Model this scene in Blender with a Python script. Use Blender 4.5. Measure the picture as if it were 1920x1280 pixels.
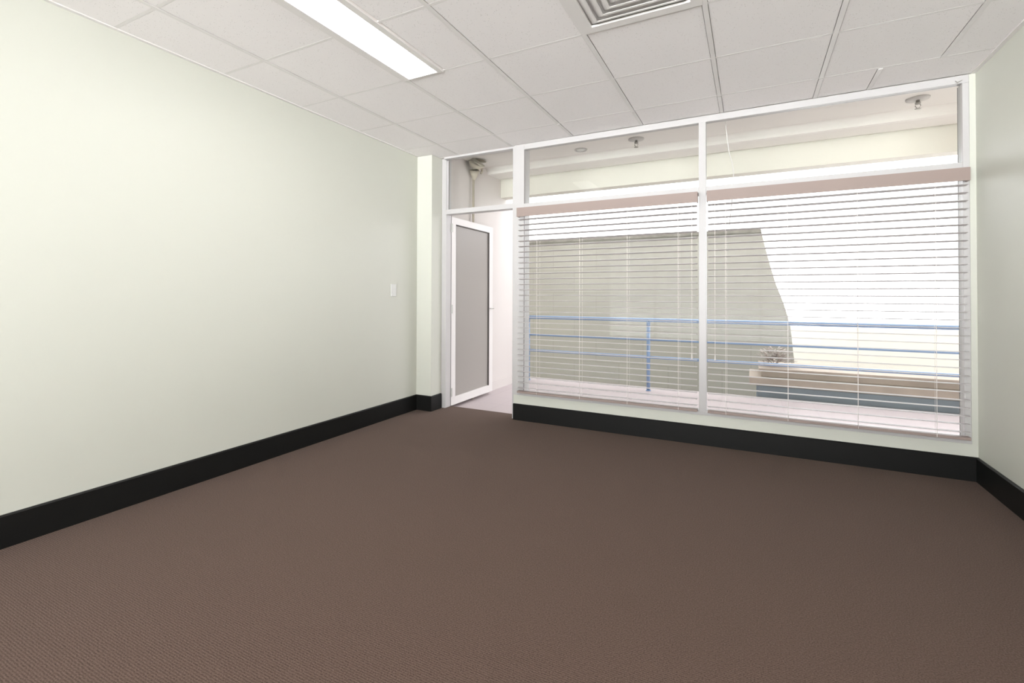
import bpy, bmesh, math, random
from mathutils import Vector, Matrix

random.seed(7)
for o in list(bpy.data.objects):
    bpy.data.objects.remove(o)
scene = bpy.context.scene
C = scene.collection

# ------------------------------------------------------------------ camera
F_PX, CY_PX = 886.71, 544.74
YAW, PITCH, ROLL = 0.46768, 0.01163, 0.00321
CAM_Z = 1.1347
fwd = Vector((-math.sin(YAW) * math.cos(PITCH), math.cos(YAW) * math.cos(PITCH), math.sin(PITCH)))
r0 = Vector((math.cos(YAW), math.sin(YAW), 0))
u0 = r0.cross(fwd)
right = r0 * math.cos(ROLL) + u0 * math.sin(ROLL)
up = -r0 * math.sin(ROLL) + u0 * math.cos(ROLL)
cam_data = bpy.data.cameras.new('camera')
cam = bpy.data.objects.new('camera', cam_data)
C.objects.link(cam)
m = Matrix((right, up, -fwd)).transposed().to_4x4()
m.translation = Vector((0, 0, CAM_Z))
cam.matrix_world = m
cam_data.sensor_width = 36
cam_data.lens = F_PX / 1920 * 36
cam_data.shift_y = -(640 - CY_PX) / 1920
cam_data.clip_start = 0.02
scene.camera = cam

# ------------------------------------------------------------------ world, exposure
w = bpy.data.worlds.new('world')
scene.world = w
w.use_nodes = True
bg = w.node_tree.nodes['Background']
bg.inputs[0].default_value = (.965, .965, 1.0, 1)
SKY = 2.9                     # hazy sky over the walkway side (+y)
REAR_FILL_UP, REAR_FILL_DOWN = 7.5, 20.0   # added fill light from behind the camera (-y), above and below the horizon
LAMP = 10.0
_nt = w.node_tree
_tc = _nt.nodes.new('ShaderNodeTexCoord')
_sx = _nt.nodes.new('ShaderNodeSeparateXYZ')
_mr = _nt.nodes.new('ShaderNodeMapRange')
_mr.interpolation_type = 'SMOOTHSTEP'
_mr.inputs['From Min'].default_value = -.35
_mr.inputs['From Max'].default_value = -.05
_mz = _nt.nodes.new('ShaderNodeMapRange')
_mz.interpolation_type = 'SMOOTHSTEP'
_mz.inputs['From Min'].default_value = -.05
_mz.inputs['From Max'].default_value = .0
_ms = _nt.nodes.new('ShaderNodeMapRange')      # added fill is cut at steep downward angles to spare the near walls
_ms.interpolation_type = 'SMOOTHSTEP'
_ms.inputs['From Min'].default_value = -.42
_ms.inputs['From Max'].default_value = -.20
_ms.inputs['To Min'].default_value = 3.0
_ms.inputs['To Max'].default_value = REAR_FILL_DOWN
_nt.links.new(_sx.outputs['Z'], _ms.inputs['Value'])
_nt.links.new(_ms.outputs[0], _mz.inputs['To Min'])
_mz.inputs['To Max'].default_value = REAR_FILL_UP
_nt.links.new(_sx.outputs['Z'], _mz.inputs['Value'])
_nt.links.new(_mz.outputs[0], _mr.inputs['To Min'])
_mr.inputs['To Max'].default_value = SKY
_nt.links.new(_tc.outputs['Generated'], _sx.inputs[0])
_nt.links.new(_sx.outputs['Y'], _mr.inputs['Value'])
_nt.links.new(_mr.outputs[0], bg.inputs[1])
scene.view_settings.view_transform = 'Standard'
scene.view_settings.look = 'None'
scene.view_settings.gamma = 1
scene.view_settings.use_curve_mapping = False
scene.view_settings.exposure = 0.50

# ------------------------------------------------------------------ helpers
def srgb(r, g, b):
    def f(c):
        c /= 255
        return c / 12.92 if c <= .04045 else ((c + .055) / 1.055) ** 2.4
    return (f(r), f(g), f(b), 1)

def lin(r, g, b):
    return (r, g, b, 1)

def mat(name, col, rough=.5, spec=.5, metal=0.0, noise=None, bump=None):
    """noise=(scale, amount) mixes a slightly darker tone; bump=(scale, strength)."""
    M = bpy.data.materials.new(name)
    M.use_nodes = True
    nt = M.node_tree
    p = nt.nodes['Principled BSDF']
    p.inputs['Base Color'].default_value = col
    p.inputs['Roughness'].default_value = rough
    p.inputs['Specular IOR Level'].default_value = spec
    p.inputs['Metallic'].default_value = metal
    tc = nt.nodes.new('ShaderNodeTexCoord')
    if noise:
        n = nt.nodes.new('ShaderNodeTexNoise')
        n.inputs['Scale'].default_value = noise[0]
        n.inputs['Detail'].default_value = 5
        nt.links.new(tc.outputs['Object'], n.inputs['Vector'])
        mx = nt.nodes.new('ShaderNodeMix')
        mx.data_type = 'RGBA'
        k = 1 - noise[1]
        mx.inputs['A'].default_value = (col[0] * k, col[1] * k, col[2] * k, 1)
        mx.inputs['B'].default_value = (min(col[0] * (2 - k), 1), min(col[1] * (2 - k), 1), min(col[2] * (2 - k), 1), 1)
        nt.links.new(n.outputs['Fac'], mx.inputs['Factor'])
        nt.links.new(mx.outputs['Result'], p.inputs['Base Color'])
    if bump:
        n2 = nt.nodes.new('ShaderNodeTexNoise')
        n2.inputs['Scale'].default_value = bump[0]
        n2.inputs['Detail'].default_value = 3
        nt.links.new(tc.outputs['Object'], n2.inputs['Vector'])
        b = nt.nodes.new('ShaderNodeBump')
        b.inputs['Strength'].default_value = bump[1]
        b.inputs['Distance'].default_value = .002
        nt.links.new(n2.outputs['Fac'], b.inputs['Height'])
        nt.links.new(b.outputs['Normal'], p.inputs['Normal'])
    return M

def box(bm, x0, x1, y0, y1, z0, z1):
    v = [bm.verts.new((x, y, z)) for z in (z0, z1) for y in (y0, y1) for x in (x0, x1)]
    for f in ((0, 2, 3, 1), (4, 5, 7, 6), (0, 1, 5, 4), (2, 6, 7, 3), (0, 4, 6, 2), (1, 3, 7, 5)):
        bm.faces.new([v[i] for i in f])

def tube(bm, pts, r, n=12):
    pts = [Vector(p) for p in pts]
    rings = []
    for i, p in enumerate(pts):
        t = (pts[min(i + 1, len(pts) - 1)] - pts[max(i - 1, 0)]).normalized()
        a = Vector((0, 0, 1)) if abs(t.z) < .9 else Vector((1, 0, 0))
        s = t.cross(a).normalized()
        q = t.cross(s)
        rr = r[i] if isinstance(r, (list, tuple)) else r
        rings.append([bm.verts.new(p + (s * math.cos(2 * math.pi * k / n) + q * math.sin(2 * math.pi * k / n)) * rr) for k in range(n)])
    for a, b in zip(rings, rings[1:]):
        for k in range(n):
            bm.faces.new((a[k], a[(k + 1) % n], b[(k + 1) % n], b[k]))
    bm.faces.new(rings[0][::-1])
    bm.faces.new(rings[-1])

def lathe(bm, prof, cx=0, cy=0, n=28):
    """prof: list of (radius, z)."""
    rings = [[bm.verts.new((cx + r * math.cos(2 * math.pi * k / n), cy + r * math.sin(2 * math.pi * k / n), z)) for k in range(n)] for r, z in prof]
    for a, b in zip(rings, rings[1:]):
        for k in range(n):
            bm.faces.new((a[k], a[(k + 1) % n], b[(k + 1) % n], b[k]))
    bm.faces.new(rings[0][::-1])
    bm.faces.new(rings[-1])

def prism(bm, poly, axis, a, b):
    """poly of (p, q) extruded along axis ('x': poly=(y,z); 'y': poly=(x,z); 'z': poly=(x,y))."""
    def v(p, q, t):
        return {'x': (t, p, q), 'y': (p, t, q), 'z': (p, q, t)}[axis]
    A = [bm.verts.new(v(p, q, a)) for p, q in poly]
    B = [bm.verts.new(v(p, q, b)) for p, q in poly]
    n = len(poly)
    for i in range(n):
        bm.faces.new((A[i], A[(i + 1) % n], B[(i + 1) % n], B[i]))
    bm.faces.new(A[::-1])
    bm.faces.new(B)

def obj(name, bm, material, parent=None, smooth=False, bevel=0.0):
    bmesh.ops.recalc_face_normals(bm, faces=bm.faces)
    me = bpy.data.meshes.new(name)
    bm.to_mesh(me)
    bm.free()
    if smooth:
        for p in me.polygons:
            p.use_smooth = True
    o = bpy.data.objects.new(name, me)
    me.materials.append(material)
    C.objects.link(o)
    if parent:
        o.parent = parent
        o.matrix_parent_inverse = Matrix.Translation(-parent.location)
    if bevel:
        mod = o.modifiers.new('bevel', 'BEVEL')
        mod.width = bevel
        mod.segments = 2
        mod.limit_method = 'ANGLE'
    return o

def boxes(name, material, parent, *bs, bevel=0.0):
    bm = bmesh.new()
    for b in bs:
        box(bm, *b)
    return obj(name, bm, material, parent, bevel=bevel)

def thing(name, label, cat, loc=(0, 0, 0), group=None):
    o = bpy.data.objects.new(name, None)
    C.objects.link(o)
    o.location = loc
    o.empty_display_size = .1
    o['label'] = label
    o['category'] = cat
    if group:
        o['group'] = group
    return o

def tag(o, label, cat, group=None):
    o['label'] = label
    o['category'] = cat
    if group:
        o['group'] = group
    return o

def struct(o, label=None, cat=None):
    o['kind'] = 'structure'
    if label:
        o['label'] = label
        o['category'] = cat
    return o

def struct_empty(name, loc, label, cat):
    o = bpy.data.objects.new(name, None)
    C.objects.link(o)
    o.location = loc
    o.empty_display_size = .1
    return struct(o, label, cat)

# ------------------------------------------------------------------ materials
M_wall = mat('wall_paint', lin(.635, .64, .572), .42, .35, noise=(1.2, .012), bump=(160, .05))
M_frame = mat('white_aluminium', lin(.545, .53, .525), .35, .4)
M_door = mat('white_door_paint', lin(.76, .735, .72), .35, .4)
M_skirt = mat('black_skirting_paint', lin(.009, .009, .0085), .42, .2)
M_bar = mat('white_grid_metal', lin(.80, .775, .755), .5, .3)
M_gasket = mat('grey_rubber', lin(.24, .225, .22), .6, .3)
M_seal = mat('dark_door_seal', lin(.09, .08, .075), .6, .3)
M_dark = mat('dark_void', lin(.03, .03, .028), .8, .1)
M_chrome = mat('satin_chrome', lin(.55, .54, .52), .3, .5, 1.0)
M_hinge = mat('grey_hinge_metal', lin(.5, .5, .47), .4, .5, .3)
M_slat = mat('offwhite_slat', lin(.70, .67, .67), .4, .4)
M_valance = mat('taupe_valance', lin(.33, .26, .235), .5, .3)
M_cord = mat('white_cord', lin(.8, .76, .74), .7, .2)
M_plastic = mat('white_plastic', lin(.70, .70, .67), .3, .5)
M_soffit = mat('soffit_paint', lin(.86, .83, .79), .6, .3, noise=(2.5, .02))
M_fascia = mat('fascia_paint', lin(.76, .73, .66), .6, .3, noise=(3, .03))
M_outwall = mat('render_wall_paint', lin(.67, .63, .605), .6, .3, noise=(2, .02))
M_ring = mat('pale_grey_metal', lin(.55, .53, .51), .4, .4)
M_walk = mat('pink_tile_floor', lin(.72, .60, .62), .45, .4, noise=(3, .05))
M_block = mat('block_wall', lin(.45, .44, .38), .8, .2, noise=(4, .06))
M_coping = mat('coping', lin(.25, .24, .22), .85, .2, noise=(9, .4))
M_cream = mat('cream_render', lin(.88, .84, .78), .7, .2, noise=(2, .03))
M_brown = mat('brown_brick_top', lin(.42, .36, .31), .8, .2, noise=(5, .25))
M_slate = mat('blue_grey_slab', lin(.20, .235, .265), .6, .3, noise=(5, .15))
M_blue = mat('blue_rail_paint', lin(.24, .34, .53), .35, .5)
M_pipe = mat('beige_pipe_paint', lin(.58, .53, .44), .5, .3)
M_steel = mat('dull_steel', lin(.4, .38, .35), .4, .5, .6)
M_ground = mat('pale_concrete', lin(.55, .53, .5), .8, .2, noise=(3, .1))
M_leaf = mat('dry_leaves', lin(.42, .37, .34), .8, .2, noise=(20, .3))

def tweak_block():
    nt = M_block.node_tree
    p = nt.nodes['Principled BSDF']
    tc = nt.nodes.new('ShaderNodeTexCoord')
    mp = nt.nodes.new('ShaderNodeMapping')
    mp.inputs['Rotation'].default_value = (math.pi / 2, 0, 0)
    br = nt.nodes.new('ShaderNodeTexBrick')
    br.inputs['Scale'].default_value = 1
    br.inputs['Brick Width'].default_value = .8
    br.inputs['Row Height'].default_value = .4
    br.inputs['Mortar Size'].default_value = .006
    br.inputs['Color1'].default_value = lin(.40, .39, .355)
    br.inputs['Color2'].default_value = lin(.385, .375, .345)
    br.inputs['Mortar'].default_value = lin(.34, .33, .30)
    nt.links.new(tc.outputs['Object'], mp.inputs['Vector'])
    nt.links.new(mp.outputs['Vector'], br.inputs['Vector'])
    nt.links.new(br.outputs['Color'], p.inputs['Base Color'])
tweak_block()

def tweak_walk():
    nt = M_walk.node_tree
    p = nt.nodes['Principled BSDF']
    tc = nt.nodes.new('ShaderNodeTexCoord')
    br = nt.nodes.new('ShaderNodeTexBrick')
    br.offset = 0
    br.inputs['Scale'].default_value = 1
    br.inputs['Brick Width'].default_value = .3
    br.inputs['Row Height'].default_value = .3
    br.inputs['Mortar Size'].default_value = .004
    br.inputs['Color1'].default_value = lin(.50, .435, .44)
    br.inputs['Color2'].default_value = lin(.49, .425, .43)
    br.inputs['Mortar'].default_value = lin(.455, .385, .40)
    nt.links.new(tc.outputs['Object'], br.inputs['Vector'])
    nt.links.new(br.outputs['Color'], p.inputs['Base Color'])
tweak_walk()

def carpet_mat():
    M = bpy.data.materials.new('ribbed_brown_carpet')
    M.use_nodes = True
    nt = M.node_tree
    p = nt.nodes['Principled BSDF']
    p.inputs['Roughness'].default_value = .9
    p.inputs['Specular IOR Level'].default_value = .05
    p.inputs['Sheen Weight'].default_value = .06
    p.inputs['Sheen Roughness'].default_value = .5
    tc = nt.nodes.new('ShaderNodeTexCoord')
    mp = nt.nodes.new('ShaderNodeMapping')
    mp.inputs['Rotation'].default_value = (0, 0, math.pi / 2)
    nt.links.new(tc.outputs['Object'], mp.inputs['Vector'])
    wv = nt.nodes.new('ShaderNodeTexWave')
    wv.wave_type = 'BANDS'
    wv.bands_direction = 'X'
    wv.inputs['Scale'].default_value = 2 * math.pi / (20 * .0078)
    wv.inputs['Distortion'].default_value = 2.2
    wv.inputs['Detail'].default_value = 2
    wv.inputs['Detail Scale'].default_value = 1.6
    nt.links.new(mp.outputs['Vector'], wv.inputs['Vector'])
    n = nt.nodes.new('ShaderNodeTexNoise')
    n.inputs['Scale'].default_value = 210
    n.inputs['Detail'].default_value = 3
    nt.links.new(tc.outputs['Object'], n.inputs['Vector'])
    n3 = nt.nodes.new('ShaderNodeTexNoise')
    n3.inputs['Scale'].default_value = 1.3
    nt.links.new(tc.outputs['Object'], n3.inputs['Vector'])
    mul = nt.nodes.new('ShaderNodeMath'); mul.operation = 'MULTIPLY'
    nt.links.new(wv.outputs['Fac'], mul.inputs[0]); mul.inputs[1].default_value = .40
    mul2 = nt.nodes.new('ShaderNodeMath'); mul2.operation = 'MULTIPLY'
    nr = nt.nodes.new('ShaderNodeMapRange')
    nr.inputs['From Min'].default_value = .32
    nr.inputs['From Max'].default_value = .68
    nt.links.new(n.outputs['Fac'], nr.inputs['Value'])
    nt.links.new(nr.outputs[0], mul2.inputs[0]); mul2.inputs[1].default_value = .60
    add = nt.nodes.new('ShaderNodeMath'); add.operation = 'ADD'
    nt.links.new(mul.outputs[0], add.inputs[0]); nt.links.new(mul2.outputs[0], add.inputs[1])
    cr = nt.nodes.new('ShaderNodeValToRGB')
    cr.color_ramp.elements[0].position = .12
    cr.color_ramp.elements[0].color = lin(.069, .043, .033)
    cr.color_ramp.elements[1].position = .88
    cr.color_ramp.elements[1].color = lin(.155, .105, .084)
    nt.links.new(add.outputs[0], cr.inputs['Fac'])
    nt.links.new(cr.outputs['Color'], p.inputs['Base Color'])
    b = nt.nodes.new('ShaderNodeBump')
    b.inputs['Strength'].default_value = .5
    b.inputs['Distance'].default_value = .0015
    nt.links.new(add.outputs[0], b.inputs['Height'])
    nt.links.new(b.outputs['Normal'], p.inputs['Normal'])
    return M
M_carpet = carpet_mat()

def tile_mat():
    M = bpy.data.materials.new('fissured_ceiling_tile')
    M.use_nodes = True
    nt = M.node_tree
    p = nt.nodes['Principled BSDF']
    p.inputs['Roughness'].default_value = .9
    p.inputs['Specular IOR Level'].default_value = .1
    tc = nt.nodes.new('ShaderNodeTexCoord')
    vo = nt.nodes.new('ShaderNodeTexVoronoi')
    vo.inputs['Scale'].default_value = 85
    nt.links.new(tc.outputs['Object'], vo.inputs['Vector'])
    n = nt.nodes.new('ShaderNodeTexNoise')
    n.inputs['Scale'].default_value = 34
    n.inputs['Detail'].default_value = 4
    nt.links.new(tc.outputs['Object'], n.inputs['Vector'])
    r1 = nt.nodes.new('ShaderNodeMapRange')
    r1.inputs['From Min'].default_value = .10
    r1.inputs['From Max'].default_value = .22
    nt.links.new(vo.outputs['Distance'], r1.inputs['Value'])
    r2 = nt.nodes.new('ShaderNodeMapRange')
    r2.inputs['From Min'].default_value = .45
    r2.inputs['From Max'].default_value = .55
    nt.links.new(n.outputs['Fac'], r2.inputs['Value'])
    mx = nt.nodes.new('ShaderNodeMath'); mx.operation = 'MAXIMUM'
    nt.links.new(r1.outputs[0], mx.inputs[0]); nt.links.new(r2.outputs[0], mx.inputs[1])
    cm = nt.nodes.new('ShaderNodeMix'); cm.data_type = 'RGBA'
    cm.inputs['A'].default_value = lin(.62, .59, .57)
    cm.inputs['B'].default_value = lin(.90, .87, .86)
    nt.links.new(mx.outputs[0], cm.inputs['Factor'])
    nt.links.new(cm.outputs['Result'], p.inputs['Base Color'])
    b = nt.nodes.new('ShaderNodeBump')
    b.inputs['Strength'].default_value = .4
    b.inputs['Distance'].default_value = .002
    nt.links.new(mx.outputs[0], b.inputs['Height'])
    nt.links.new(b.outputs['Normal'], p.inputs['Normal'])
    return M
M_tile = tile_mat()

def pane_mat(name, tint, refl=1.0):
    M = bpy.data.materials.new(name)
    M.use_nodes = True
    nt = M.node_tree
    nt.nodes.remove(nt.nodes['Principled BSDF'])
    out = nt.nodes['Material Output']
    tr = nt.nodes.new('ShaderNodeBsdfTransparent'); tr.inputs[0].default_value = tint
    gl = nt.nodes.new('ShaderNodeBsdfGlossy'); gl.inputs['Roughness'].default_value = .02
    fr = nt.nodes.new('ShaderNodeFresnel'); fr.inputs['IOR'].default_value = 1.45
    ml = nt.nodes.new('ShaderNodeMath'); ml.operation = 'MULTIPLY'; ml.inputs[1].default_value = refl
    mx = nt.nodes.new('ShaderNodeMixShader')
    nt.links.new(fr.outputs[0], ml.inputs[0])
    nt.links.new(ml.outputs[0], mx.inputs[0])
    nt.links.new(tr.outputs[0], mx.inputs[1])
    nt.links.new(gl.outputs[0], mx.inputs[2])
    nt.links.new(mx.outputs[0], out.inputs['Surface'])
    return M
def add_translucency(M, col, fac):
    nt = M.node_tree
    tl = nt.nodes.new('ShaderNodeBsdfTranslucent'); tl.inputs[0].default_value = col
    mx = nt.nodes.new('ShaderNodeMixShader'); mx.inputs[0].default_value = fac
    nt.links.new(nt.nodes['Principled BSDF'].outputs[0], mx.inputs[1])
    nt.links.new(tl.outputs[0], mx.inputs[2])
    nt.links.new(mx.outputs[0], nt.nodes['Material Output'].inputs['Surface'])
add_translucency(M_slat, lin(.7, .66, .66), .35)
M_glass = pane_mat('clear_glass', lin(.95, .96, .95), .12)

def frosted_mat():
    M = mat('grey_frosted_glass', lin(.49, .46, .43), .35, .5)
    nt = M.node_tree
    p = nt.nodes['Principled BSDF']
    out = nt.nodes['Material Output']
    tl = nt.nodes.new('ShaderNodeBsdfTranslucent'); tl.inputs[0].default_value = lin(.52, .49, .46)
    mx = nt.nodes.new('ShaderNodeMixShader'); mx.inputs[0].default_value = .3
    nt.links.new(p.outputs[0], mx.inputs[1])
    nt.links.new(tl.outputs[0], mx.inputs[2])
    nt.links.new(mx.outputs[0], out.inputs['Surface'])
    return M
M_frost = frosted_mat()

def emit_mat(name, col, s):
    M = bpy.data.materials.new(name)
    M.use_nodes = True
    nt = M.node_tree
    p = nt.nodes['Principled BSDF']
    p.inputs['Base Color'].default_value = lin(.8, .8, .8)
    p.inputs['Emission Color'].default_value = col
    p.inputs['Emission Strength'].default_value = s
    return M
M_lamp = emit_mat('lit_prismatic_diffuser', lin(1, .985, .985), LAMP)

# ------------------------------------------------------------------ dimensions
H = CAM_Z + 1.3993            # ceiling
YW = 3.9175                   # window wall inner face
XL, XR = -2.9975, 1.253
YB = -3.0                     # back wall
NY, NX = 3.812, -2.818        # corner pier
WZ = -.03                     # walkway level
OX = -2.86                    # outer side wall face
SK = .148

# ------------------------------------------------------------------ room shell
struct(boxes('floor', M_carpet, None, (XL, XR, YB, YW + .17, -.12, 0)))
struct(boxes('wall_left', M_wall, None, (XL - .12, XL, YB - .12, YW + .2, -.12, H + .3)))
struct(boxes('wall_right', M_wall, None, (XR, XR + .12, YB - .12, YW + .2, -.12, H + .3)))
bm = bmesh.new()
box(bm, XL, XR, YB - .12, YB, 0, .16)
box(bm, XL, XR, YB - .12, YB, H - .06, H + .3)
struct(obj('wall_back', bm, M_wall))
struct(boxes('wall_pier', M_wall, None, (XL, NX, NY, YW + .2, 0, H)))
bm = bmesh.new()
box(bm, -1.958, XR, YW, YW + .14, 0, .227)
box(bm, 1.2225, XR, YW, YW + .14, .227, H)
struct(obj('wall_window_side', bm, M_wall))
struct(boxes('wall_above_window', M_outwall, None, (NX, XR, YW + .03, YW + .15, H + .001, 2.95)))

def skirting(name, pts, inward):
    """profile swept as a prism along one axis, chamfered top edge."""
    bm = bmesh.new()
    (x0, y0), (x1, y1) = pts
    t, c = .016, .006
    if abs(x0 - x1) < 1e-6:                      # runs along y
        s = inward
        prism(bm, [(x0, 0), (x0 + s * t, 0), (x0 + s * t, SK - c), (x0 + s * (t - c), SK), (x0, SK)], 'y', y0, y1)
    else:
        s = inward
        prism(bm, [(y0, 0), (y0 + s * t, 0), (y0 + s * t, SK - c), (y0 + s * (t - c), SK), (y0, SK)], 'x', x0, x1)
    return struct(obj(name, bm, M_skirt))
skirting('baseboard_left', ((XL, YB), (XL, NY - .016)), 1)
skirting('baseboard_right', ((XR, YB), (XR, YW - .016)), -1)
skirting('baseboard_window_side', ((-1.958, YW), (XR, YW)), -1)
skirting('baseboard_pier_front', ((XL, NY), (NX + .016, NY)), -1)
skirting('baseboard_pier_side', ((NX, NY), (NX, 3.972)), 1)
skirting('baseboard_back', ((XL, YB), (XR, YB)), 1)

# ceiling grid
GX = [-2.594 + .6 * i for i in range(7)]
GY0, GP = 2.4228, .5802
GY = [GY0 + GP * j for j in range(-9, 3)]
lastrow = [x for x in GX if x < .9] + [.713]
CE_Y = YW + .09
xs = [XL] + GX + [XR]
ys = [YB] + GY
LX0, LX1 = -2.02, -1.708
# (x, y-start) of light fixtures, each 2 cells long
LIGHTS = [(LX0, GY0 - 2 * GP), (LX0 + 2.4, GY0 - 5 * GP)]  # second fixture is out of view, added to brighten the room
bmT = bmesh.new()
TZ = H + .004
def tile(x0, x1, y0, y1):
    box(bmT, x0 + .0150, x1 - .0150, y0 + .0092, y1 - .0092, TZ, TZ + .015)
VX0, VX1, VY0, VY1 = GX[3], GX[4], GY0 - GP, GY0
for j in range(len(ys) - 1):
    ya, yb = ys[j], ys[j + 1]
    ym = (ya + yb) / 2
    for i in range(len(xs) - 1):
        xa, xb = xs[i], xs[i + 1]
        xm = (xa + xb) / 2
        if abs(xm - (VX0 + VX1) / 2) < .05 and abs(ym - (VY0 + VY1) / 2) < .05:
            continue
        lit = [l for l in LIGHTS if xa - .1 < l[0] < xb - .1 and l[1] < ym < l[1] + 2 * GP]
        if lit:
            tile(lit[0][0] + (LX1 - LX0), xb, ya, yb)
        else:
            tile(xa, xb, ya, yb)
rowx = [XL] + lastrow + [XR]
for a, b in zip(rowx, rowx[1:]):
    if b < NX:
        tile(a, b, ys[-1], NY)
    elif a < -1.97:
        box(bmT, a + .006, b - .006, ys[-1] + .006, YW + .07, TZ, TZ + .015)
    else:
        tile(a, b, ys[-1], YW + .012)
ceil = struct(obj('ceiling', bmT, M_tile))
# plenum slab above so that no sky leaks in
struct(boxes('slab_above_ceiling', M_ground, None, (XL - .12, XR + .12, YB - .12, YW + .16, H + .3, H + .42)))
struct(boxes('lower_light_blocker', M_fascia, None, (-25, 25, YB - .12, 6.2, -2.4, -.31)))  # unseen mass added to stop rear light passing under the floor
struct(boxes('upper_light_blocker', M_fascia, None, (-25, 25, YB - .3, 5.48, 3.06, 12)))  # unseen mass added to keep rear sky light off the outside walls
struct(boxes('light_blocker_left', M_fascia, None, (-25, XL - .13, YB - .12, YW + .15, -.3, 3.05)))  # unseen side mass, made wide to hold back the rear light
struct(boxes('light_blocker_right', M_fascia, None, (XR + .13, 25, YB - .12, YW + .15, -.3, 3.05)))  # unseen, same job on the right: stops rear light coming round
bmG = bmesh.new()
hw = .0125
def bar_y(x, ya, yb):
    box(bmG, x - hw, x + hw, ya, yb, H, H + .003)
    box(bmG, x - .003, x + .003, ya, yb, H + .003, H + .03)
def bar_x(y, xa, xb):
    box(bmG, xa, xb, y - .008, y + .008, TZ - .0004, TZ + .002)
    box(bmG, xa, xb, y - .003, y + .003, TZ + .002, H + .03)
for i, x in enumerate(GX):
    if i == 1:                                    # light fixtures sit on this runner
        segs = [(YB, LIGHTS[0][1]), (GY0, ys[-1])]
        for a, b in segs:
            if b > a:
                bar_y(x, a, b)
    elif i == 5:
        segs = [(YB, LIGHTS[1][1]), (LIGHTS[1][1] + 2 * GP, ys[-1])]
        for a, b in segs:
            if b > a:
                bar_y(x, a, b)
    else:
        bar_y(x, YB, ys[-1])
for x in lastrow:
    bar_y(x, ys[-1] + .0085, YW - .001 if x > -1.97 else YW + .07)
for y in GY:
    segs = [(XL, XR)]
    for lx, ly in LIGHTS:
        if ly + .01 < y < ly + 2 * GP - .01:
            segs = [s for a, b in segs for s in ((a, lx), (lx + LX1 - LX0, b)) if a < lx < b] or segs
    for a, b in segs:
        bar_x(y, a, b)
struct(obj('trim_1', bmG, M_bar))
bmP = bmesh.new()                                 # wall angle
box(bmP, XL, XL + .022, YB, NY, H - .002, H + .02)
box(bmP, XR - .022, XR, YB, YW, H - .002, H + .02)
box(bmP, XL, XR, YB, YB + .022, H - .002, H + .02)
struct(obj('trim_2', bmP, M_bar))

# ------------------------------------------------------------------ ceiling lights
def ceiling_light(x, y, label):
    t = thing('ceiling_light', label, 'ceiling light', (x, y, H), 'recessed ceiling lights')
    x1, y1 = x + LX1 - LX0, y + 2 * GP
    d0, d1 = x + .054, x + .273
    bm = bmesh.new()
    z0, z1 = H - .003, H + .03
    box(bm, x, d0, y, y1, z0, z1)
    box(bm, d1, x1, y, y1, z0, z1)
    box(bm, d0, d1, y, y + .02, z0, z1)
    box(bm, d0, d1, y1 - .014, y1, z0, z1)
    obj('frame', bm, M_bar, t)
    boxes('diffuser', M_lamp, t, (d0, d1, y + .02, y1 - .014, H + .002, H + .02))
    return t
ceiling_light(*LIGHTS[0], 'long bright recessed fluorescent light in the ceiling above the left wall')
ceiling_light(*LIGHTS[1], 'added unseen recessed light near the camera that brightens the room')

# ------------------------------------------------------------------ air vent
cx, cy = (VX0 + VX1) / 2, (VY0 + VY1) / 2
hx, hy = .3 - .008, GP / 2 - .006
vent = thing('ceiling_vent', 'square white air diffuser of nested louvres set into the ceiling grid', 'air vent', (cx, cy, H))
def ring(bm, a, b, za, zb, th=.002):
    """square ring between insets a and b from the vent edge; outer edge at za, inner at zb."""
    def pts(i, z):
        return [(cx - hx + i, cy - hy + i, z), (cx + hx - i, cy - hy + i, z), (cx + hx - i, cy + hy - i, z), (cx - hx + i, cy + hy - i, z)]
    lo_o = [bm.verts.new(p) for p in pts(a, za)]
    lo_i = [bm.verts.new(p) for p in pts(b, zb)]
    hi_o = [bm.verts.new(p) for p in pts(a, za + th)]
    hi_i = [bm.verts.new(p) for p in pts(b, zb + th)]
    for k in range(4):
        n = (k + 1) % 4
        bm.faces.new((lo_o[k], lo_o[n], lo_i[n], lo_i[k]))
        bm.faces.new((hi_o[k], hi_o[n], hi_i[n], hi_i[k]))
        bm.faces.new((lo_o[k], lo_o[n], hi_o[n], hi_o[k]))
        bm.faces.new((lo_i[k], lo_i[n], hi_i[n], hi_i[k]))
bm = bmesh.new()
ring(bm, 0, .05, H - .002, H - .002, .012)
obj('frame', bm, M_bar, vent)
bm = bmesh.new()
for k in range(5):
    a = .053 + k * .044
    ring(bm, a, a + .026, H + .014, H - .002, .002)
    ring(bm, a + .026, a + .039, H - .002, H - .002, .002)
obj('louvres', bm, M_bar, vent)
boxes('duct', M_bar, vent, (cx - hx + .04, cx + hx - .04, cy - hy + .04, cy + hy - .04, H + .02, H + .03))

# ------------------------------------------------------------------ window_1: large glazed screen
win = struct_empty('window_1', (-.35, YW, .227), 'large white framed window of four panes behind the two blinds', 'window')
D = .12
PX0, PX1 = -1.958, -1.857
boxes('post', M_frame, win, (PX0, PX1, YW, YW + D, .227, H), bevel=.002)
boxes('mullion', M_frame, win, (-.359, -.307, YW - .004, YW + .07, .25, 2.484), bevel=.002)
boxes('jamb', M_frame, win, (1.19, 1.2225, YW, YW + .08, .25, 2.484), bevel=.002)
boxes('head_rail', M_frame, win, (PX1, 1.2225, YW, YW + .05, 2.484, H), bevel=.002)
boxes('transom_rail', M_frame, win, (PX1, -.359, YW, YW + D, 1.935, 1.985), bevel=.002)
boxes('transom_rail', M_frame, win, (-.307, 1.19, YW, YW + D, 1.935, 1.985), bevel=.002)
boxes('sill_rail', M_frame, win, (PX1, 1.2225, YW - .006, YW + D, .2265, .252), bevel=.002)
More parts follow.
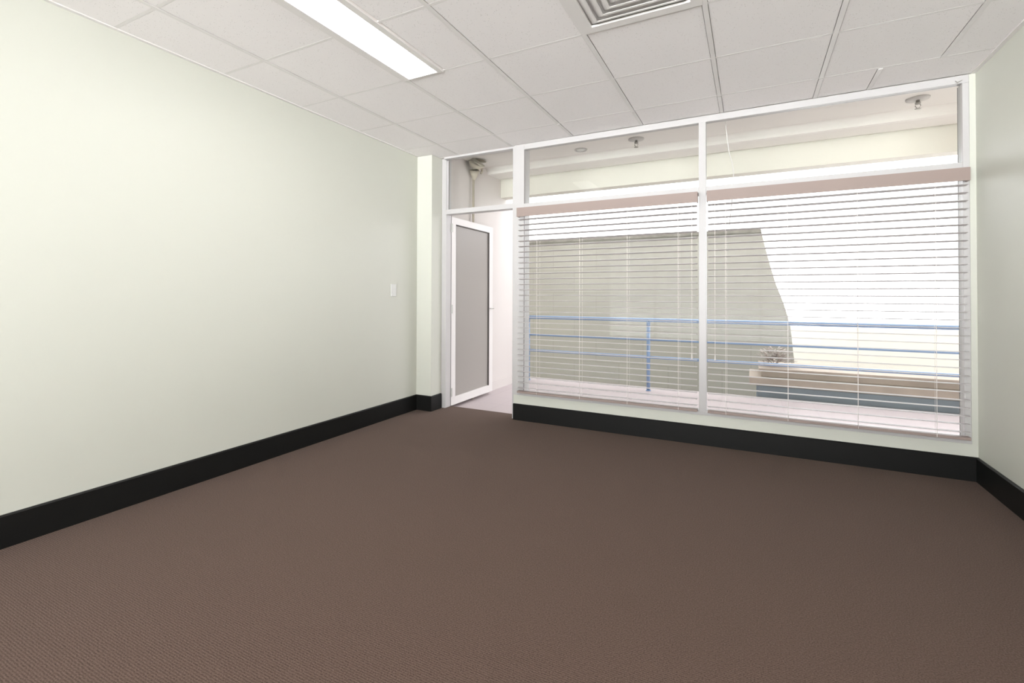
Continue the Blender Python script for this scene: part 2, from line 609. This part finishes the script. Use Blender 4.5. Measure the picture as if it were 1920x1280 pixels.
boxes('post_cladding', M_frame, win, (PX0 - .0, PX0 + .002, YW + .001, YW + .14, .0, .227))
for x0, x1, z0, z1 in ((PX1, -.359, 1.985, 2.484), (-.307, 1.19, 1.985, 2.484), (PX1, -.359, .252, 1.935), (-.307, 1.19, .252, 1.935)):
    boxes('glass_pane', M_glass, win, (x0, x1, YW + .030, YW + .035, z0, z1))
boxes('gasket', M_gasket, win, (PX1 - .001, PX1 + .005, YW - .001, YW + .004, 1.985, 2.484))
boxes('gasket', M_gasket, win, (PX1 - .001, PX1 + .004, YW - .001, YW + .004, .252, 1.935))
boxes('gasket', M_gasket, win, (1.1885, 1.1905, YW + .072, YW + .078, 1.985, 2.484))
boxes('gasket', M_gasket, win, (1.1885, 1.1905, YW + .072, YW + .078, .252, 1.935))

# rear_fill_glazing: unseen glazing added behind the camera to let fill light in
w2 = struct_empty('rear_fill_glazing', (-.87, YB - .06, .16), 'added unseen full width glazing behind the camera that lets fill light in', 'window')
bm = bmesh.new()
box(bm, XL, XR, YB - .09, YB - .03, .16, .20)
box(bm, XL, XR, YB - .09, YB - .03, H - .10, H - .06)
for k in range(5):
    xx = XL + .02 + (XR - XL - .04) * k / 4
    box(bm, xx - .02, xx + .02, YB - .09, YB - .03, .20, H - .10)
obj('frame', bm, M_frame, w2)
boxes('glass_pane', M_glass, w2, (XL, XR, YB - .062, YB - .058, .20, H - .10))

# ------------------------------------------------------------------ door frame, transom light, door
DY = 3.985
fr = struct_empty('trim_3', (-2.80, DY, 0), 'white door frame with a glazed light above the open door', 'door frame')
boxes('jamb', M_frame, fr, (NX, -2.765, DY, DY + .09, 0, H), bevel=.002)
boxes('jamb', M_frame, fr, (-1.985, PX0, YW + .02, DY + .09, WZ, H), bevel=.002)
boxes('head', M_frame, fr, (-2.765, -1.985, DY - .045, DY + .012, 2.516, H), bevel=.002)
boxes('transom_rail', M_frame, fr, (-2.765, -1.985, DY, DY + .09, 1.965, 2.012), bevel=.002)
boxes('glazing_bead', M_frame, fr, (-2.765, -2.745, DY + .01, DY + .06, 2.012, 2.512))
boxes('glass_pane', M_glass, fr, (-2.745, -1.985, DY + .008, DY + .011, 2.012, 2.516))
boxes('gasket', M_gasket, fr, (-2.7455, -2.741, DY + .012, DY + .02, 2.012, 2.505))

boxes('gasket', M_gasket, fr, (-2.768, -2.762, DY + .0905, DY + .0945, 0, 1.965))  # dark strip standing in for the shaded gap between jamb and door
HY = DY + .097                                   # hinge line
dx0, dx1 = -2.80, -2.762
door = struct_empty('door_1', (-2.78, HY, 0), 'white framed door with grey frosted glass, standing open outwards', 'door')
dy0, dy1, dz0, dz1 = HY, HY + .875, .004, 1.955
gy0, gy1, gz0, gz1 = HY + .078, HY + .79, .085, 1.885
bm = bmesh.new()
box(bm, dx0, dx1, dy0, gy0, dz0, dz1)
box(bm, dx0, dx1, gy1, dy1, dz0, dz1)
box(bm, dx0, dx1, gy0, gy1, dz0, gz0)
box(bm, dx0, dx1, gy0, gy1, gz1, dz1)
obj('door_leaf', bm, M_door, door)
boxes('glass_panel', M_frost, door, (dx0 + .012, dx1 - .012, gy0, gy1, gz0, gz1))
bm = bmesh.new()
box(bm, dx1 - .012, dx1 + .001, gy1 - .016, gy1, gz0, gz1)
box(bm, dx1 - .012, dx1 + .001, gy0, gy1 - .016, gz1 - .010, gz1)
obj('gasket', bm, M_seal, door)
bm = bmesh.new()
tube(bm, [(dx1, dy1 - .045, .99), (dx1 + .035, dy1 - .045, .99)], .007)
tube(bm, [(dx1 + .035, dy1 - .045 + .008, .99), (dx1 + .035, dy1 - .13, .99)], .006)
obj('handle', bm, M_chrome, door, smooth=True)
for z in (1.84, 1.0, .14):
    bm = bmesh.new()
    tube(bm, [(-2.757, HY - .004, z - .045), (-2.757, HY - .004, z + .045)], .007)
    box(bm, -2.765, -2.760, HY - .002, HY + .02, z - .042, z + .042)
    obj('hinge', bm, M_hinge, door, smooth=False)

# ------------------------------------------------------------------ blinds
def blind(x0, x1, cords, pull, label, name='venetian_blind'):
    yc = YW - .034
    t = thing(name, label, 'blind', ((x0 + x1) / 2, yc, 1.94), 'venetian blinds')
    bm = bmesh.new()
    box(bm, x0, x1, YW - .066, YW - .058, 1.857, 1.938)
    box(bm, x0, x0 + .006, YW - .058, YW - .008, 1.857, 1.938)
    box(bm, x1 - .006, x1, YW - .058, YW - .008, 1.857, 1.938)
    obj('valance', bm, M_valance, t)
    boxes('headrail', M_slat, t, (x0 + .008, x1 - .008, YW - .056, YW - .008, 1.886, 1.93))
    bm = bmesh.new()
    n = 32
    zt, zb = 1.835, .305
    for k in range(n):
        z = zt + (zb - zt) * k / (n - 1)
        prof = []
        for s in range(6):
            u = s / 5 * 2 - 1
            prof.append((yc + u * .026, z + .002 * (1 - u * u) - .0018 * u))
        prof = prof + [(p, q - .0034) for p, q in prof[::-1]]
        prism(bm, prof, 'x', x0 + .006, x1 - .006)
    obj('slats', bm, M_slat, t)
    boxes('bottom_rail', M_valance, t, (x0 + .004, x1 - .004, yc - .024, yc + .024, .258, .276), bevel=.002)
    for cxx in cords:
        bm = bmesh.new()
        tube(bm, [(cxx, yc - .0275, 1.87), (cxx, yc - .0275, .262)], .0016, 6)
        tube(bm, [(cxx + .006, yc + .0275, 1.87), (cxx + .006, yc + .0275, .262)], .0008, 6)
        obj('ladder_cord', bm, M_cord, t)
    bm = bmesh.new()
    tube(bm, [(pull, yc - .030, 1.87), (pull, yc - .030, .66)], .0016, 6)
    tube(bm, [(pull, yc - .030, .70), (pull, yc - .030, .66)], [.003, .006], 8)
    obj('pull_cord', bm, M_cord, t)
    return t
blind(-1.902, -.362, (-1.701, -1.303, -.898, -.504), -.403, 'left venetian blind with open slats, over the window next to the doorway')
blind(-.297, 1.206, (-.167, .232, .637, 1.04), -.24, 'right venetian blind with open slats, over the window beside the right wall')

# ------------------------------------------------------------------ light switch, hook
sw = thing('light_switch', 'small white light switch on the left wall near the corner', 'light switch', (XL, 3.46, 1.186))
boxes('plate', M_plastic, sw, (XL, XL + .009, 3.423, 3.497, 1.128, 1.244), bevel=.004)
boxes('rocker', M_plastic, sw, (XL + .009, XL + .013, 3.447, 3.473, 1.165, 1.207), bevel=.002)

bm = bmesh.new()
tube(bm, [(1.158, YW - .001, 2.503), (1.166, YW - .008, 2.490), (1.166, YW - .008, 2.478)], .0022, 6)
tube(bm, [(1.166, YW - .008, 2.490), (1.190, YW - .001, 2.502)], .0022, 6)
tag(obj('wire_hook', bm, M_steel), 'tiny forked wire hook at the top right corner of the window frame', 'hook')

# ------------------------------------------------------------------ outside: walkway
struct(boxes('walkway_floor', M_walk, None, (OX - 1.0, 4.5, YW + .17, 6.25, WZ - .2, WZ)))
struct(boxes('walkway_side_wall', M_outwall, None, (OX - .2, OX, YW + .2, 6.10, WZ, 2.86)))
struct(boxes('baseboard_walkway', M_outwall, None, (OX, OX + .012, 5.0, 6.09, WZ, .075)))
bm = bmesh.new()
SZ = 2.66                                         # walkway roof soffit level
prof = [(YW + .15, SZ), (4.83, SZ)]
for k in range(13):                               # shallow rounded channel, then a lower lip
    u = k / 12
    prof.append((4.84 + .15 * u, SZ + .06 * math.sin(math.pi * u) ** .7 - .045 * u))
prof += [(5.02, SZ - .05), (5.315, SZ - .035), (5.315, SZ + .02), (5.315, 3.05), (YW + .15, 3.05)]
prism(bm, prof, 'x', OX - .2, 4.5)
struct(obj('walkway_soffit', bm, M_soffit))
struct(boxes('fascia_beam', M_fascia, None, (OX - .2, 4.5, 5.335, 5.48, 2.393, 3.05)))

def sprinkler(x, y, label):
    zz = SZ
    t = thing('sprinkler_head', label, 'sprinkler', (x, y, zz), 'sprinkler heads under the walkway roof')
    bm = bmesh.new()
    lathe(bm, [(.075, zz), (.073, zz - .007), (.035, zz - .013), (.016, zz - .015)], x, y)
    obj('escutcheon', bm, M_ring, t, smooth=True)
    bm = bmesh.new()
    lathe(bm, [(.013, zz - .012), (.013, zz - .03), (.018, zz - .032), (.018, zz - .042), (.009, zz - .046)], x, y, 16)
    for s in (-1, 1):
        tube(bm, [(x + s * .010, y, zz - .042), (x + s * .017, y, zz - .056), (x + s * .004, y, zz - .078)], .0028, 8)
    obj('body', bm, M_steel, t, smooth=True)
    bm = bmesh.new()
    lathe(bm, [(.005, zz - .076), (.020, zz - .079), (.020, zz - .082), (.005, zz - .083)], x, y, 16)
    obj('deflector', bm, M_steel, t, smooth=True)
    return t
sprinkler(1.147, 4.623, 'metal sprinkler head under the walkway roof near the right wall')
sprinkler(-.987, 4.614, 'metal sprinkler head under the walkway roof beside the round downlight')

dl = thing('downlight', 'small round recessed downlight in the walkway roof outside', 'downlight', (-1.574, 4.694, SZ))
bm = bmesh.new()
prof = [(.045, SZ - .001), (.050, SZ - .010), (.062, SZ - .010), (.066, SZ - .001)]
n = 32
rings = [[bm.verts.new((-1.574 + r * math.cos(2 * math.pi * k / n), 4.694 + r * math.sin(2 * math.pi * k / n), z)) for k in range(n)] for r, z in prof]
for a, b in zip(rings, rings[1:] + rings[:1]):
    for k in range(n):
        bm.faces.new((a[k], a[(k + 1) % n], b[(k + 1) % n], b[k]))
obj('trim_ring', bm, M_ring, dl, smooth=True)
bm = bmesh.new()
lathe(bm, [(.045, SZ), (.045, SZ - .004), (.03, SZ - .010), (.005, SZ - .012)], -1.574, 4.694)
obj('lens', bm, M_plastic, dl, smooth=True)

# pipe with hopper and clips on the side wall
px, py = OX + .034, 4.61
pp = thing('drain_pipe', 'beige painted drain pipe with moulded hopper on the outside wall, behind the door', 'pipe', (px, py, SZ))
bm = bmesh.new()
tube(bm, [(px, py, 2.47), (px, py, WZ)], .014)
obj('pipe', bm, M_pipe, pp, smooth=True)
bm = bmesh.new()
tube(bm, [(OX + .112, py - .05, SZ - .001), (OX + .108, py - .05, SZ - .03), (OX + .075, py - .035, SZ - .06), (OX + .065, py - .025, SZ - .10), (OX + .055, py - .015, SZ - .13), (px + .012, py, SZ - .165), (px, py, SZ - .20)],
     [.105, .10, .068, .060, .046, .032, .017], 20)
obj('hopper', bm, M_pipe, pp, smooth=True)
bm = bmesh.new()
arc = [(OX + .07, py + .085 + .045 * math.cos(a), SZ - .062 + .045 * math.sin(a)) for a in [math.pi * (1.15 - 1.5 * k / 12) for k in range(13)]]
tube(bm, arc, .014, 10)
obj('bend', bm, M_pipe, pp, smooth=True)

# thin white streak built as a curved tube behind the glass
bm = bmesh.new()
tube(bm, [(-.176, 4.10, H + .02), (-.174, 4.10, 2.49), (-.164, 4.10, 2.38), (-.151, 4.10, 2.275), (-.128, 4.10, 2.183), (-.118, 4.10, 2.10), (-.13, 4.10, 1.9), (-.15, 4.10, 1.7)], .0035, 8)
tag(obj('white_streak', bm, M_cord, smooth=True), 'thin white curved streak outside the window just right of the centre mullion', 'cord')

# ------------------------------------------------------------------ railing
RY = 6.0
rl = thing('railing', 'blue tubular metal railing along the walkway outside the window', 'railing', (-1.0, RY, WZ))
bm = bmesh.new()
tube(bm, [(OX, RY, .845), (4.0, RY, .845)], .024, 16)
obj('top_rail', bm, M_blue, rl, smooth=True)
for z, r in ((.60, .011), (.385, .017)):
    bm = bmesh.new()
    tube(bm, [(OX, RY, z), (4.0, RY, z)], r, 12)
    obj('rail', bm, M_blue, rl, smooth=True)
for x in (-2.77, -1.135, 2.135, 3.77):
    bm = bmesh.new()
    tube(bm, [(x, RY, WZ + .008), (x, RY, .835)], .022, 14)
    lathe(bm, [(.032, WZ), (.032, WZ + .008), (.024, WZ + .01)], x, RY, 20)
    obj('post', bm, M_blue, rl, smooth=True)

# ------------------------------------------------------------------ beyond the walkway
bm = bmesh.new()
prism(bm, [(-8, -2.2), (.60, -2.2), (.566, .14), (.514, .72), (.434, 1.03), (.33, 1.33), (.264, 1.58), (.195, 1.87), (.146, 2.10), (-8, 2.125)], 'y', 8.0, 8.25)
bw = thing('block_wall', 'tall shaded grey block wall with a raked end beyond the railing', 'wall', (-3, 8, -2.2))
obj('wall_body', bm, M_block, bw)
bm = bmesh.new()
prism(bm, [(-8, 2.125), (.146, 2.10), (.135, 2.155), (-8, 2.19)], 'y', 7.96, 8.29)
obj('coping', bm, M_coping, bw)
tag(boxes('rendered_wall', M_cream, None, (.2, 9.5, 9.0, 9.25, -2.2, .66)), 'low cream rendered wall in daylight, right of the grey block wall', 'wall')
struct(boxes('ground_outside', M_ground, None, (-8, 9.5, 6.25, 9.3, -2.4, -2.2)))
pl = thing('garden_bed', 'low brown and blue-grey stepped garden wall behind the railing', 'garden wall', (1.5, 6.4, -2.2))
boxes('base', M_slate, pl, (.06, 4.4, 6.26, 6.9, -2.2, .10), bevel=.01)
boxes('ledge', M_brown, pl, (-.02, 4.4, 6.255, 6.95, .10, .195), bevel=.008)
boxes('upper_course', M_brown, pl, (.10, 4.4, 6.32, 6.95, .195, .27), bevel=.008)
boxes('coping', M_brown, pl, (.08, 4.4, 6.30, 6.97, .27, .30), bevel=.006)
# dry shrub on the coping
bm = bmesh.new()
bx, by, bz = .25, 6.5, .30
for k in range(320):
    a, e = random.uniform(0, 2 * math.pi), random.uniform(.1, 1.45)
    rr = random.uniform(.06, .19)
    p = Vector((bx + rr * 1.1 * math.cos(a) * math.cos(e), by + rr * math.sin(a) * math.cos(e), bz + .035 + rr * 1.05 * math.sin(e)))
    d = Vector((math.cos(a), math.sin(a), random.uniform(-.3, .9))).normalized()
    s = d.cross(Vector((0, 0, 1))).normalized() * .012
    q = [p - d * .004, p + d * .02 + s, p + d * .05, p + d * .02 - s]
    v1 = [bm.verts.new(x) for x in q]
    v2 = [bm.verts.new(x + Vector((0, 0, .002))) for x in q]
    bm.faces.new(v1[::-1]); bm.faces.new(v2)
    for i in range(4):
        bm.faces.new((v1[i], v1[(i + 1) % 4], v2[(i + 1) % 4], v2[i]))
sh = thing('dry_shrub', 'small dry brown shrub at the left end of the garden wall', 'shrub', (bx, by, bz))
obj('foliage', bm, M_leaf, sh)
bm = bmesh.new()
for k in range(7):
    a = k * .9
    tube(bm, [(bx, by, bz + .006), (bx + .10 * math.cos(a), by + .10 * math.sin(a), bz + .12)], [.005, .002], 6)
obj('stems', bm, M_leaf, sh)
